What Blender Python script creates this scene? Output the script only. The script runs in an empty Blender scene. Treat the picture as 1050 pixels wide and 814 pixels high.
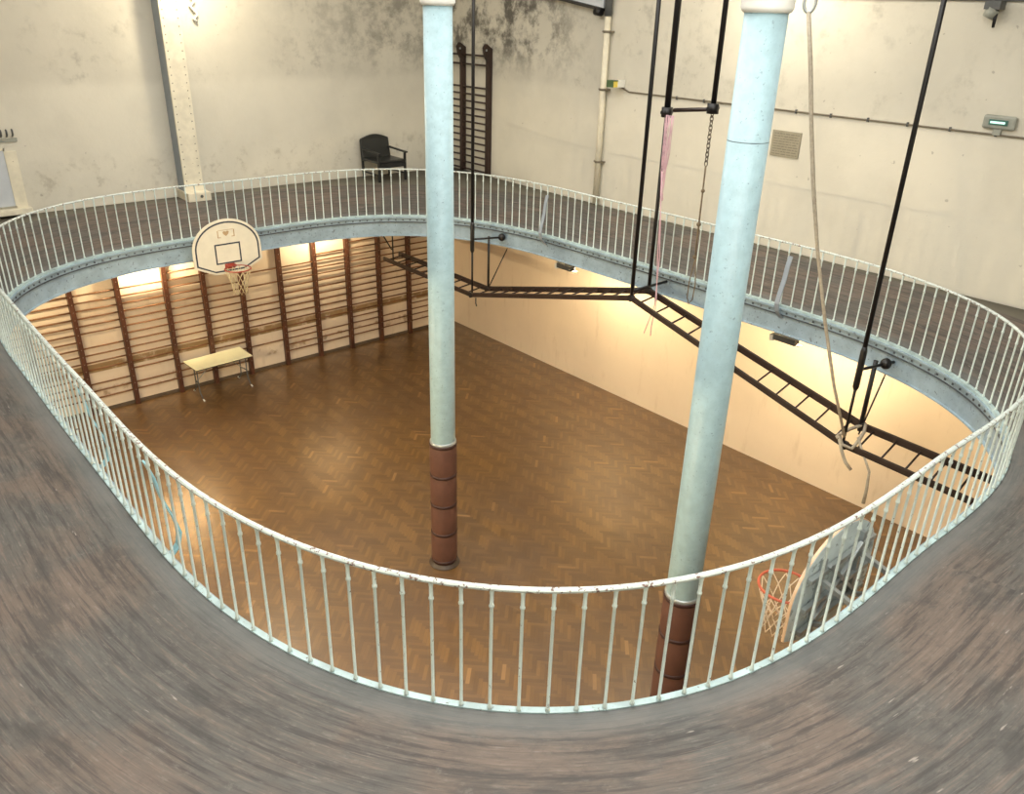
import bpy, bmesh, math, random
from mathutils import Vector, Matrix, Quaternion
C = bpy.context.scene.collection
random.seed(7)
PI = math.pi

# ------------------------------------------------------------------ camera
CAM = Vector((-12.719, -16.958, 7.748)); FPX = 830.887
yaw, pitch, roll = math.radians(41.41), math.radians(-25.407), math.radians(1.616)
fwd = Vector((math.sin(yaw)*math.cos(pitch), math.cos(yaw)*math.cos(pitch), math.sin(pitch)))
rt = Vector((math.cos(yaw), -math.sin(yaw), 0)); up = rt.cross(fwd)
r2 = rt*math.cos(roll)+up*math.sin(roll); u2 = -rt*math.sin(roll)+up*math.cos(roll)
cd = bpy.data.cameras.new('camera'); cam = bpy.data.objects.new('camera', cd); C.objects.link(cam)
cd.sensor_fit = 'HORIZONTAL'; cd.sensor_width = 36; cd.lens = FPX/1050*36; cd.clip_start = .05
M = Matrix((r2, u2, -fwd)).transposed().to_4x4(); M.translation = CAM
cam.matrix_world = M
bpy.context.scene.camera = cam

# ------------------------------------------------------------------ world, main lights, exposure
w = bpy.data.worlds.new('world'); bpy.context.scene.world = w; w.use_nodes = True
w.node_tree.nodes['Background'].inputs[0].default_value = (.9, .95, 1, 1)
w.node_tree.nodes['Background'].inputs[1].default_value = .3
vs = bpy.context.scene.view_settings
vs.view_transform = 'Standard'; vs.look = 'None'; vs.gamma = 1; vs.use_curve_mapping = False
vs.exposure = 0.8

def area(name, loc, size, power, col, target=None, sy=None):
    l = bpy.data.lights.new(name, 'AREA'); l.energy = power; l.color = col
    l.shape = 'RECTANGLE'; l.size = size; l.size_y = sy or size
    o = bpy.data.objects.new(name, l); C.objects.link(o); o.location = loc
    d = Vector(target or (loc[0], loc[1], 0))-Vector(loc)
    o.rotation_euler = d.to_track_quat('-Z', 'Y').to_euler()
    return o
CEIL = 10.6
# broad soft fill lights added just below the ceiling, without any fixture
area('ceiling_fill', (-6.7, -8.7, CEIL-.15), 6.5, 430, (1, .99, .96), sy=10)
area('ceiling_fill', (-9.2, -15.4, CEIL-.15), 4.5, 130, (.97, .99, 1), sy=3)

# ------------------------------------------------------------------ constants of the place
X0, X1, Y0, Y1 = -13.5, 0.0, -17.45, 0.0
OX, OY, OA, OB = -6.757, -8.734, 4.761, 6.787
ZT = 3.937; HB = .9

# ------------------------------------------------------------------ node helpers
def newmat(name):
    m = bpy.data.materials.new(name); m.use_nodes = True
    nt = m.node_tree; b = nt.nodes['Principled BSDF']
    return m, nt, b
class NT:
    def __init__(s, nt): s.nt = nt; s.co = None
    def n(s, t, **k):
        x = s.nt.nodes.new(t)
        for a, v in k.items(): setattr(x, a, v)
        return x
    def l(s, a, b): s.nt.links.new(a, b)
    def setin(s, sock, v):
        if hasattr(v, 'is_output') or isinstance(v, bpy.types.NodeSocket): s.l(v, sock)
        else: sock.default_value = v
    def m(s, op, a, b=0.0, c=0.0, clamp=False):
        x = s.n('ShaderNodeMath', operation=op); x.use_clamp = clamp
        s.setin(x.inputs[0], a); s.setin(x.inputs[1], b); s.setin(x.inputs[2], c); return x.outputs[0]
    def pos(s):
        if not s.co: s.co = s.n('ShaderNodeNewGeometry').outputs['Position']
        return s.co
    def sep(s, v=None):
        x = s.n('ShaderNodeSeparateXYZ'); s.l(v or s.pos(), x.inputs[0]); return x.outputs
    def comb(s, a, b, c=0.0):
        x = s.n('ShaderNodeCombineXYZ')
        for i, v in enumerate((a, b, c)): s.setin(x.inputs[i], v)
        return x.outputs[0]
    def noise(s, vec, scale, detail=4, rough=.6, dist=0):
        x = s.n('ShaderNodeTexNoise'); s.l(vec, x.inputs['Vector'])
        x.inputs['Scale'].default_value = scale; x.inputs['Detail'].default_value = detail
        x.inputs['Roughness'].default_value = rough; x.inputs['Distortion'].default_value = dist
        return x.outputs[0]
    def map(s, vec, sc):
        x = s.n('ShaderNodeVectorMath', operation='MULTIPLY'); s.l(vec, x.inputs[0]); x.inputs[1].default_value = sc
        return x.outputs[0]
    def ss(s, v, lo, hi, a=0.0, b=1.0):
        x = s.n('ShaderNodeMapRange', interpolation_type='SMOOTHSTEP'); s.setin(x.inputs[0], v)
        x.inputs[1].default_value = lo; x.inputs[2].default_value = hi
        x.inputs[3].default_value = a; x.inputs[4].default_value = b; return x.outputs[0]
    def mix(s, f, a, b, mode='MIX'):
        x = s.n('ShaderNodeMix', data_type='RGBA', blend_type=mode); s.setin(x.inputs[0], f)
        for sock, v in ((x.inputs[6], a), (x.inputs[7], b)):
            if isinstance(v, tuple): sock.default_value = (*v[:3], 1)
            else: s.l(v, sock)
        return x.outputs[2]
    def bump(s, h, strength, dist, b):
        x = s.n('ShaderNodeBump'); x.inputs['Strength'].default_value = strength
        x.inputs['Distance'].default_value = dist; s.l(h, x.inputs['Height']); s.l(x.outputs[0], b.inputs['Normal'])
def srgb(r, g, b):
    f = lambda c: c/12.92 if c <= .04045 else ((c+.055)/1.055)**2.4
    return tuple(f(v/255) for v in (r, g, b))

def paint(name, col, rough=.5, metal=0, var=.12, scale=6, chip=None, chip_amt=.66, chip_scale=28, bump=.1, spec=.5):
    """paint or metal with slight mottling and, if asked, chips showing what lies below"""
    m, nt, b = newmat(name); g = NT(nt)
    n = g.noise(g.pos(), scale, 5)
    c = g.mix(g.ss(n, .3, .7), tuple(v*(1-var) for v in col), tuple(min(1, v*(1+var)) for v in col))
    if chip:
        k = g.ss(g.noise(g.pos(), chip_scale, 6, .7), chip_amt, chip_amt+.03)
        c = g.mix(k, c, chip)
    nt.links.new(c, b.inputs['Base Color'])
    b.inputs['Roughness'].default_value = rough; b.inputs['Metallic'].default_value = metal
    b.inputs['Specular IOR Level'].default_value = spec
    if bump: g.bump(g.noise(g.pos(), scale*12, 3), bump, .003, b)
    return m

def wall_mat(name, side):
    m, nt, b = newmat(name); g = NT(nt); s = g.sep(); x, y, z = s[0], s[1], s[2]
    up_ = srgb(220, 215, 200); lo_ = srgb(234, 216, 192)
    big = g.noise(g.pos(), .55, 5, .6); fine = g.noise(g.pos(), 3.5, 7, .7); streak = g.noise(g.map(g.pos(), (4, 4, .9)), 1.2, 5, .65)
    upper = g.mix(g.ss(big, .35, .65), up_, tuple(v*.90 for v in up_))
    lower = g.mix(g.ss(big, .3, .7), lo_, tuple(v*.92 for v in lo_))
    # rougher, dirtier old plaster above the painted band
    rag = g.m('ADD', z, g.m('MULTIPLY', g.m('SUBTRACT', big, .5), .25))
    hi = g.ss(rag, 6.25, 6.5)
    grime = g.m('MULTIPLY', g.ss(fine, .47, .72), g.ss(g.noise(g.pos(), .9, 3, .5, .4), .42, .62))
    upper = g.mix(g.m('MULTIPLY', g.m('MULTIPLY', grime, hi), .45), upper, srgb(112, 108, 98))
    upper = g.mix(g.m('MULTIPLY', hi, .14), upper, srgb(150, 146, 134))
    # damp black mould near the top of the far corner
    blot = g.ss(g.noise(g.pos(), 1.7, 7, .72, .15), .42, .62)
    if side == 'right':
        msk = g.m('MULTIPLY', g.ss(y, -5.2, -2.6), g.ss(rag, 6.25, 7.3))
        upper = g.mix(g.m('MULTIPLY', g.m('MULTIPLY', msk, blot), .85), upper, srgb(62, 58, 54))
    if side == 'left':
        msk = g.m('MULTIPLY', g.ss(x, -5.5, -1.0), g.ss(rag, 6.1, 7.2))
        upper = g.mix(g.m('MULTIPLY', g.m('MULTIPLY', msk, blot), .6), upper, srgb(100, 97, 88))
        scuff = g.m('MULTIPLY', g.ss(fine, .5, .68), g.m('MULTIPLY', g.ss(z, 5.3, 4.8), g.ss(z, 4.3, 4.6)))
        upper = g.mix(g.m('MULTIPLY', scuff, .4), upper, srgb(140, 130, 112))
    # stray marks
    sp = g.ss(g.noise(g.pos(), 9, 2, .5), .73, .76)
    upper = g.mix(g.m('MULTIPLY', sp, .35), upper, srgb(96, 88, 76))
    lower = g.mix(g.m('MULTIPLY', g.ss(streak, .55, .75), .22), lower, srgb(170, 140, 104))
    low = g.mix(g.ss(z, 3.85, 3.9), lower, upper)
    if side == 'left':   # tan painted dado bands behind the bars, worn away in patches
        bn = g.m('MULTIPLY', g.ss(z, .86, .88), g.ss(z, 1.06, 1.04))
        low = g.mix(g.m('MULTIPLY', bn, g.ss(fine, .3, .5)), low, srgb(158, 130, 92))
        bn2 = g.m('MULTIPLY', g.m('MULTIPLY', g.ss(z, .30, .34), g.ss(z, .55, .5)), g.ss(fine, .5, .66))
        low = g.mix(g.m('MULTIPLY', bn2, .7), low, srgb(150, 118, 78))
    nt.links.new(low, b.inputs['Base Color']); b.inputs['Roughness'].default_value = .75
    b.inputs['Specular IOR Level'].default_value = .25
    g.bump(g.m('ADD', big, fine), .35, .02, b)
    return m

def parquet_mat():
    m, nt, b = newmat('herringbone_parquet'); g = NT(nt); s = g.sep()
    W = .056; n = 5.0; c45 = .70710678
    u = g.m('DIVIDE', g.m('MULTIPLY', g.m('ADD', s[0], s[1]), c45), W)
    v = g.m('DIVIDE', g.m('MULTIPLY', g.m('SUBTRACT', s[1], s[0]), c45), W)
    i = g.m('FLOOR', u); j = g.m('FLOOR', v); fu = g.m('SUBTRACT', u, i); fv = g.m('SUBTRACT', v, j)
    k = g.m('FLOORED_MODULO', g.m('SUBTRACT', i, j), 2*n)
    ver = g.m('GREATER_THAN', k, n-.5)                       # 1 on the upright staves
    t = g.m('SUBTRACT', 2*n-1, k)
    hx = g.m('SUBTRACT', i, k); vy = g.m('SUBTRACT', j, t)
    ida = g.m('ADD', g.m('MULTIPLY', ver, i), g.m('MULTIPLY', g.m('SUBTRACT', 1.0, ver), hx))
    idb = g.m('ADD', g.m('MULTIPLY', ver, vy), g.m('MULTIPLY', g.m('SUBTRACT', 1.0, ver), j))
    wn = g.n('ShaderNodeTexWhiteNoise', noise_dimensions='3D'); g.l(g.comb(ida, idb, ver), wn.inputs['Vector'])
    rnd = wn.outputs['Value']
    # across and along coordinates inside a stave
    ac = g.m('ADD', g.m('MULTIPLY', ver, fu), g.m('MULTIPLY', g.m('SUBTRACT', 1.0, ver), fv))
    al = g.m('ADD', g.m('MULTIPLY', ver, g.m('ADD', t, fv)), g.m('MULTIPLY', g.m('SUBTRACT', 1.0, ver), g.m('ADD', k, fu)))
    ea = g.m('MINIMUM', ac, g.m('SUBTRACT', 1.0, ac)); eb = g.m('MINIMUM', al, g.m('SUBTRACT', n, al))
    gap = g.ss(g.m('MINIMUM', ea, eb), .0, .07, 1, 0)
    gr = g.noise(g.comb(g.m('ADD', g.m('MULTIPLY', al, .35), g.m('MULTIPLY', rnd, 50)), g.m('MULTIPLY', ac, 3.0), rnd), 1.6, 4, .6)
    wear = g.noise(g.pos(), .7, 5, .6)
    col = g.mix(g.ss(rnd, .05, .95), srgb(100, 71, 35), srgb(124, 90, 47))
    col = g.mix(g.m('MULTIPLY', ver, .22), col, srgb(84, 60, 32))
    col = g.mix(g.m('MULTIPLY', g.ss(gr, .35, .75), .3), col, srgb(80, 56, 32))
    col = g.mix(g.m('MULTIPLY', g.ss(rnd, .985, .99), .35), col, srgb(176, 134, 84))
    col = g.mix(g.m('MULTIPLY', g.ss(wear, .42, .66), .45), col, srgb(82, 58, 36))
    scr = g.ss(g.noise(g.map(g.pos(), (1, 1, 1)), 2.6, 8, .75, .8), .68, .74)
    col = g.mix(g.m('MULTIPLY', scr, .3), col, srgb(170, 140, 98))
    col = g.mix(g.m('MULTIPLY', gap, .4), col, srgb(48, 34, 20))
    nt.links.new(col, b.inputs['Base Color'])
    ro = g.m('ADD', .34, g.m('MULTIPLY', g.ss(wear, .3, .7), .14)); ro = g.m('ADD', ro, g.m('MULTIPLY', ver, .06))
    nt.links.new(ro, b.inputs['Roughness'])
    b.inputs['Specular IOR Level'].default_value = .7
    b.inputs['Coat Weight'].default_value = .9; b.inputs['Coat Roughness'].default_value = .24
    g.bump(g.m('SUBTRACT', g.m('MULTIPLY', rnd, .35), gap), .3, .003, b)
    return m

def deck_mat():
    """narrow worn boards laid along the run of the track; UV = (metres along, metres out)"""
    m, nt, b = newmat('worn_track_boards'); g = NT(nt)
    uv = g.n('ShaderNodeUVMap').outputs[0]; s = g.sep(uv); u, v = s[0], s[1]
    W = .055
    row = g.m('FLOOR', g.m('DIVIDE', v, W)); fr = g.m('SUBTRACT', g.m('DIVIDE', v, W), row)
    w1 = g.n('ShaderNodeTexWhiteNoise', noise_dimensions='1D'); g.l(row, w1.inputs['W'])
    seg = g.m('FLOOR', g.m('ADD', g.m('DIVIDE', u, 1.9), g.m('MULTIPLY', w1.outputs[0], 7.0)))
    w2 = g.n('ShaderNodeTexWhiteNoise', noise_dimensions='2D'); g.l(g.comb(row, seg), w2.inputs['Vector'])
    r = w2.outputs['Value']
    gap = g.ss(g.m('MINIMUM', fr, g.m('SUBTRACT', 1.0, fr)), 0, .1, 1, 0)
    lng = g.noise(g.comb(g.m('MULTIPLY', u, .8), g.m('MULTIPLY', v, 11)), 1.5, 7, .68)
    lng2 = g.noise(g.comb(g.m('MULTIPLY', u, 2.2), g.m('MULTIPLY', v, 60)), 1.3, 5, .6)
    mid = g.noise(g.pos(), 1.0, 4, .6, .3); fine = g.noise(g.comb(g.m('MULTIPLY', u, 5.0), g.m('MULTIPLY', v, 22)), 1.6, 7, .75)
    cross = g.noise(g.pos(), 6, 8, .78); blot = g.noise(g.comb(g.m('MULTIPLY', u, .9), g.m('MULTIPLY', v, 2.4)), 1.7, 7, .7, .4)
    col = g.mix(g.ss(mid, .40, .60), srgb(97, 95, 92), srgb(112, 100, 92))
    col = g.mix(g.m('MULTIPLY', g.ss(r, .0, 1), .2), col, srgb(82, 76, 72))
    col = g.mix(g.m('MULTIPLY', g.ss(lng, .48, .62), .7), col, srgb(64, 61, 60))
    col = g.mix(g.m('MULTIPLY', g.ss(lng, .46, .34), .4), col, srgb(138, 120, 110))
    col = g.mix(g.m('MULTIPLY', g.ss(lng2, .54, .74), .45), col, srgb(142, 126, 116))
    col = g.mix(g.m('MULTIPLY', g.ss(fine, .52, .70), .4), col, srgb(146, 138, 132))
    col = g.mix(g.m('MULTIPLY', g.ss(blot, .5, .66), .6), col, srgb(68, 67, 66))
    col = g.mix(g.m('MULTIPLY', g.ss(cross, .5, .7), .35), col, srgb(66, 64, 62))
    col = g.mix(g.m('MULTIPLY', g.ss(cross, .42, .3), .3), col, srgb(142, 136, 130))
    scr = g.ss(g.noise(g.comb(g.m('MULTIPLY', u, 3.0), g.m('MULTIPLY', v, 16)), 1.2, 3, .5), .70, .74)
    col = g.mix(g.m('MULTIPLY', scr, .6), col, srgb(176, 168, 160))
    edge = g.ss(v, .30, .06)                                   # grey dust collects along the kerb
    col = g.mix(g.m('MULTIPLY', edge, g.ss(mid, .25, .6, .3, .7)), col, srgb(112, 116, 116))
    out = g.ss(v, 1.98, 2.06)                                  # plain grey landings outside the boards
    col = g.mix(g.m('MULTIPLY', gap, .12), col, srgb(46, 42, 40))
    col = g.mix(out, col, srgb(108, 104, 94))
    nt.links.new(col, b.inputs['Base Color'])
    b.inputs['Roughness'].default_value = .62; b.inputs['Specular IOR Level'].default_value = .35
    g.bump(g.m('SUBTRACT', g.m('MULTIPLY', lng2, .6), g.m('MULTIPLY', gap, .4)), .25, .004, b)
    return m

def board_mat():
    return paint('cream_board', srgb(222, 216, 196), .45, var=.04)

MT = dict(
    wall_l=wall_mat('plaster_left', 'left'), wall_r=wall_mat('plaster_right', 'right'), wall_o=wall_mat('plaster', 'other'),
    parquet=parquet_mat(), deck=deck_mat(),
    baluster=paint('baluster_paint', srgb(212, 226, 222), .42, var=.05, scale=9, chip=srgb(96, 78, 62), chip_amt=.635, chip_scale=34, bump=.3),
    rail=paint('rail_paint', srgb(200, 210, 206), .42, var=.07, scale=9, chip=srgb(112, 84, 74), chip_amt=.565, chip_scale=30, bump=.3),
    kerb=paint('kerb_paint', srgb(172, 194, 196), .45, var=.18, scale=5, chip=srgb(110, 104, 96), chip_amt=.62, chip_scale=24, bump=.3),
    cyan=paint('stay_paint', srgb(160, 212, 226), .45, var=.06, chip=srgb(90, 90, 90), chip_amt=.7),
    girder=paint('girder_paint', srgb(148, 168, 180), .55, var=.16, scale=3, chip=srgb(106, 116, 122), chip_amt=.60, chip_scale=18, bump=.4),
    groove=paint('girder_dark', srgb(78, 86, 94), .6, var=.3, scale=9),
    column=paint('column_paint', srgb(156, 183, 190), .38, var=.08, scale=9, chip=srgb(128, 146, 152), chip_amt=.62, chip_scale=26, bump=.6),
    pad=paint('brown_leather', srgb(96, 64, 52), .6, var=.1, scale=5, bump=.2),
    padseam=paint('brown_seam', srgb(56, 32, 28), .5, var=.1),
    black=paint('black_iron', srgb(20, 19, 20), .4, var=.25),
    darkwood=paint('dark_wood', srgb(46, 33, 28), .4, var=.25, scale=5),
    barwood=paint('wall_bar_wood', srgb(84, 50, 34), .42, var=.28, scale=5),
    rung=paint('rung_wood', srgb(122, 82, 50), .5, var=.2, scale=5),
    screw=paint('pale_bolt', srgb(170, 160, 146), .4),
    oldwood=paint('upper_bar_wood', srgb(52, 35, 28), .5, var=.3, scale=3),
    cream=paint('cream_metal', srgb(226, 219, 198), .5, var=.08, chip=srgb(150, 140, 118), chip_amt=.68, chip_scale=12),
    bluegrey=paint('bluegrey_metal', srgb(150, 160, 170), .5, var=.06),
    board=board_mat(), navy=paint('navy_line', srgb(48, 56, 70), .5), tan=paint('tan_emblem', srgb(186, 158, 118), .5),
    plank=paint('pale_plank', srgb(216, 182, 148), .5), boardback=paint('grey_board_back', srgb(206, 218, 220), .6, var=.12, scale=4, chip=srgb(150, 162, 164), chip_amt=.56, chip_scale=7),
    steel=paint('grey_steel', srgb(170, 176, 176), .35, metal=.6), red=paint('red_rim', srgb(170, 72, 54), .5),
    orange=paint('orange_rim', srgb(186, 86, 56), .5),
    net=paint('net_cord', srgb(226, 206, 182), .8), netold=paint('old_net_cord', srgb(206, 190, 150), .8),
    tabletop=paint('pale_yellow_top', srgb(252, 248, 208), .35, var=.03), tabedge=paint('table_edge', srgb(66, 60, 48), .5),
    rope=paint('hemp_rope', srgb(170, 160, 142), .9, var=.15, scale=20, bump=.6), brownrope=paint('brown_rope', srgb(112, 98, 78), .9, var=.2),
    pink=paint('pink_cord', srgb(206, 168, 176), .85, var=.1), chain=paint('chain_steel', srgb(104, 96, 84), .4, metal=.6),
    grey=paint('grey_plastic', srgb(150, 152, 142), .5), greyd=paint('dark_grey_metal', srgb(84, 86, 86), .5),
    plaque=paint('bronze_plaque', srgb(150, 144, 126), .5, var=.06), plaqueln=paint('plaque_lettering', srgb(118, 110, 94), .5),
    white=paint('white_paint', srgb(232, 232, 226), .45, var=.04), panel=paint('bluish_white_panel', srgb(196, 202, 208), .5, var=.03),
    teal=paint('dark_teal', srgb(64, 108, 98), .4), green=paint('sign_green', srgb(70, 96, 60), .4), yellow=paint('sign_yellow', srgb(228, 204, 92), .4),
    chair=paint('black_chair', srgb(36, 38, 38), .35, var=.15), skirting=paint('dark_skirting', srgb(96, 82, 66), .6),
    ceil=paint('ceiling_white', srgb(214, 210, 200), .8), base=paint('iron_base', srgb(70, 58, 48), .5),
)
def glow_mat(name, col, st):
    m, nt, b = newmat(name); b.inputs['Base Color'].default_value = (*col, 1)
    b.inputs['Emission Color'].default_value = (*col, 1); b.inputs['Emission Strength'].default_value = st
    return m
MT['lampglass'] = glow_mat('lamp_glass', (1, .86, .62), 6)
MT['signglow'] = glow_mat('sign_glow', srgb(190, 235, 225), .55)

# ------------------------------------------------------------------ mesh helpers (world coordinates)
def box(bm, x0, x1, y0, y1, z0, z1):
    v = [bm.verts.new((x, y, z)) for x in (x0, x1) for y in (y0, y1) for z in (z0, z1)]
    for f in ((0, 1, 3, 2), (4, 6, 7, 5), (0, 4, 5, 1), (2, 3, 7, 6), (0, 2, 6, 4), (1, 5, 7, 3)):
        bm.faces.new([v[i] for i in f])
def bar(bm, a, b, w, h, upv=(0, 0, 1)):
    """rectangular bar from a to b; w sideways, h along upv"""
    a, b = Vector(a), Vector(b); d = (b-a).normalized(); s = d.cross(Vector(upv))
    if s.length < 1e-4: s = d.cross(Vector((0, 1, 0)))
    s.normalize(); t = s.cross(d)
    vs_ = []
    for p in (a, b):
        for i, j in ((-1, -1), (1, -1), (1, 1), (-1, 1)): vs_.append(bm.verts.new(p+s*w/2*i+t*h/2*j))
    bm.faces.new(vs_[0:4][::-1]); bm.faces.new(vs_[4:8])
    for i in range(4): bm.faces.new((vs_[i], vs_[(i+1) % 4], vs_[4+(i+1) % 4], vs_[4+i]))
def tube(bm, pts, r, seg=8, closed=False, caps=True):
    pts = [Vector(p) for p in pts]; n = len(pts); rings = []
    rr = r if isinstance(r, (list, tuple)) else [r]*n
    ref = None
    for i, p in enumerate(pts):
        if closed: d = pts[(i+1) % n]-pts[i-1]
        else: d = pts[min(i+1, n-1)]-pts[max(i-1, 0)]
        d.normalize()
        if ref is None:
            ref = Vector((0, 0, 1)) if abs(d.z) < .9 else Vector((1, 0, 0))
        s = d.cross(ref)
        if s.length < 1e-3: s = d.cross(Vector((0, 1, 0)))
        s.normalize(); t = s.cross(d); ref = t
        rings.append([bm.verts.new(p+(s*math.cos(a)+t*math.sin(a))*rr[i]) for a in (2*PI*k/seg for k in range(seg))])
    for i in range(n if closed else n-1):
        A, B = rings[i], rings[(i+1) % n]
        for k in range(seg):
            f = bm.faces.new((A[k], A[(k+1) % seg], B[(k+1) % seg], B[k])); f.smooth = True
    if caps and not closed:
        bm.faces.new(rings[0][::-1]); bm.faces.new(rings[-1])
def lathe(bm, cx, cy, prof, seg=32, smooth=True):
    rings = [[bm.verts.new((cx+r*math.cos(2*PI*k/seg), cy+r*math.sin(2*PI*k/seg), z)) for k in range(seg)] for r, z in prof]
    for A, B in zip(rings, rings[1:]):
        for k in range(seg):
            f = bm.faces.new((A[k], A[(k+1) % seg], B[(k+1) % seg], B[k])); f.smooth = smooth
    bm.faces.new(rings[0][::-1]); bm.faces.new(rings[-1])
def prism(bm, pts, off):
    """closed outline (world points) extruded by off"""
    off = Vector(off); A = [bm.verts.new(p) for p in pts]; B = [bm.verts.new(Vector(p)+off) for p in pts]; n = len(pts)
    bm.faces.new(A); bm.faces.new(B[::-1])
    for i in range(n): bm.faces.new((A[i], B[i], B[(i+1) % n], A[(i+1) % n]))
def ball(bm, p, r, seg=12):
    bmesh.ops.create_uvsphere(bm, u_segments=seg, v_segments=seg//2+2, radius=r, matrix=Matrix.Translation(p))
def ring_pts(c, r, n, ax='z'):
    c = Vector(c)
    f = {'z': lambda a: Vector((math.cos(a), math.sin(a), 0)), 'y': lambda a: Vector((math.cos(a), 0, math.sin(a))), 'x': lambda a: Vector((0, math.cos(a), math.sin(a)))}[ax]
    return [c+f(2*PI*k/n)*r for k in range(n)]

def wloc(o):
    l = Vector((0, 0, 0))
    while o: l += o.location; o = o.parent
    return l
def obj(name, bm, mat, parent=None, bevel=0, label=None, norm=True, world=True):
    if norm: bmesh.ops.recalc_face_normals(bm, faces=bm.faces)
    if parent is not None and world: bmesh.ops.translate(bm, vec=-wloc(parent), verts=bm.verts)
    me = bpy.data.meshes.new(name); bm.to_mesh(me); bm.free(); me.materials.append(MT[mat])
    o = bpy.data.objects.new(name, me); C.objects.link(o)
    if parent is not None: o.parent = parent
    if bevel:
        mo = o.modifiers.new('bevel', 'BEVEL'); mo.width = bevel; mo.segments = 2; mo.limit_method = 'ANGLE'
    if label: o['label'] = label
    return o
def thing(name, label, cat, loc, group=None):
    o = bpy.data.objects.new(name, None); C.objects.link(o); o.location = loc; o.empty_display_size = .2
    o['label'] = label; o['category'] = cat
    if group: o['group'] = group
    return o
def tag(o, label, cat, group=None):
    o['label'] = label; o['category'] = cat
    if group: o['group'] = group
    return o
def BM(): return bmesh.new()
def struct(name, bm, mat, parent=None):
    o = obj(name, bm, mat, parent)
    if parent is None: o['kind'] = 'structure'
    return o

# ------------------------------------------------------------------ room shell
T = .3
b = BM(); box(b, X0-T, X1+T, Y0-T, Y1+T, -.2, 0); struct('floor', b, 'parquet')
b = BM(); box(b, X0-T, X1+T, Y1, Y1+T, 0, CEIL); struct('wall_left', b, 'wall_l')
b = BM(); box(b, X1, X1+T, Y0-T, Y1, 0, CEIL); struct('wall_right', b, 'wall_r')
b = BM(); box(b, X0-T, X1, Y0-T, Y0, 0, CEIL); struct('wall_near', b, 'wall_o')
b = BM(); box(b, X0-T, X0, Y0, Y1, 0, CEIL); struct('wall_far', b, 'wall_o')
b = BM(); box(b, X0-T, X1+T, Y0-T, Y1+T, CEIL, CEIL+.2); struct('ceiling', b, 'ceil')
b = BM(); box(b, X0, X1-.005, Y1-.02, Y1-.001, 0, .07); struct('baseboard_left', b, 'skirting')

# ------------------------------------------------------------------ the oval
def oval_raw(t):
    c, s = math.cos(t), math.sin(t); n = 2.382
    r = (abs(c/OA)**n+abs(s/OB)**n)**(-1/n)*(1-.049*math.cos(4*t)+.014*math.cos(6*t)+.003*math.cos(8*t))
    return Vector((OX+r*c, OY+r*s, 0))
NR = 1440
RAW = [oval_raw(-PI/2+2*PI*i/NR) for i in range(NR+1)]
LEN = [0.0]
for i in range(NR): LEN.append(LEN[-1]+(RAW[i+1]-RAW[i]).length)
PER = LEN[-1]
def oval(s):
    """point, outward normal at arc length s from the middle of the near bend"""
    s %= PER; lo, hi = 0, NR
    while hi-lo > 1:
        m = (lo+hi)//2
        if LEN[m] <= s: lo = m
        else: hi = m
    f = (s-LEN[lo])/max(LEN[hi]-LEN[lo], 1e-9); p = RAW[lo].lerp(RAW[hi], f)
    a = RAW[(lo-3) % NR]; c = RAW[(lo+4) % NR]; d = (c-a).normalized()
    return p, Vector((d.y, -d.x, 0))
NS = 360
def sweep(bm, prof, ns=NS, uv=False):
    """closed profile [(out, z)] swept round the oval"""
    rows = []
    for i in range(ns):
        p, n = oval(PER*i/ns)
        rows.append([bm.verts.new((p.x+n.x*o, p.y+n.y*o, z)) for o, z in prof])
    k = len(prof)
    for i in range(ns):
        A, B = rows[i], rows[(i+1) % ns]
        for j in range(k): bm.faces.new((A[j], B[j], B[(j+1) % k], A[(j+1) % k])).smooth = False

track = thing('running_track', 'banked oval running track of worn grey-brown boards carried on a pale blue girder', 'running track', (OX, OY, 0))
# deck
def deck_z(o, n): return 3.899+(.03 if o > .01 else 0)+(.18+.075*n.y*n.y)*min(1, max(0, (o-.05)/1.85))
b = BM(); uvl = b.loops.layers.uv.new('UVMap')
offs = [.0, .018, .15, .4, .7, 1.0, 1.3, 1.6, 1.88]
rows = []; uvs = []
for i in range(NS):
    s = PER*i/NS; p, n = oval(s)
    tx = ((X1-p.x)/n.x if n.x > 0 else (X0-p.x)/n.x) if abs(n.x) > 1e-6 else 1e9
    ty = ((Y1-p.y)/n.y if n.y > 0 else (Y0-p.y)/n.y) if abs(n.y) > 1e-6 else 1e9
    D = min(tx, ty)-.004; row = []; uvr = []
    for o in offs+[None]:
        oo = D if o is None else min(o, D-.001*(11-len(row)))
        row.append(Vector((p.x+n.x*oo, p.y+n.y*oo, deck_z(oo, n)))); uvr.append((s, oo))
    rows.append(row); uvs.append(uvr)
for cx_, cy_ in ((X0, Y0), (X1, Y0), (X1, Y1), (X0, Y1)):      # close the corners
    i = min(range(NS), key=lambda q: (rows[q][-1]-Vector((cx_, cy_, rows[q][-1].z))).length)
    rows[i][-1].x = cx_*.9997 if cx_ else -.004; rows[i][-1].y = cy_*.9997 if cy_ else -.004
vr = [[b.verts.new(v) for v in r] for r in rows]
for i in range(NS):
    j = (i+1) % NS
    for k in range(len(offs)):
        f = b.faces.new((vr[i][k], vr[i][k+1], vr[j][k+1], vr[j][k])); f.smooth = True
        for lp, (a, c) in zip(f.loops, ((i, k), (i, k+1), (j, k+1), (j, k))):
            u, v = uvs[a][c]
            if j == 0 and a == 0: u = PER
            lp[uvl].uv = (u, v)
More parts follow.
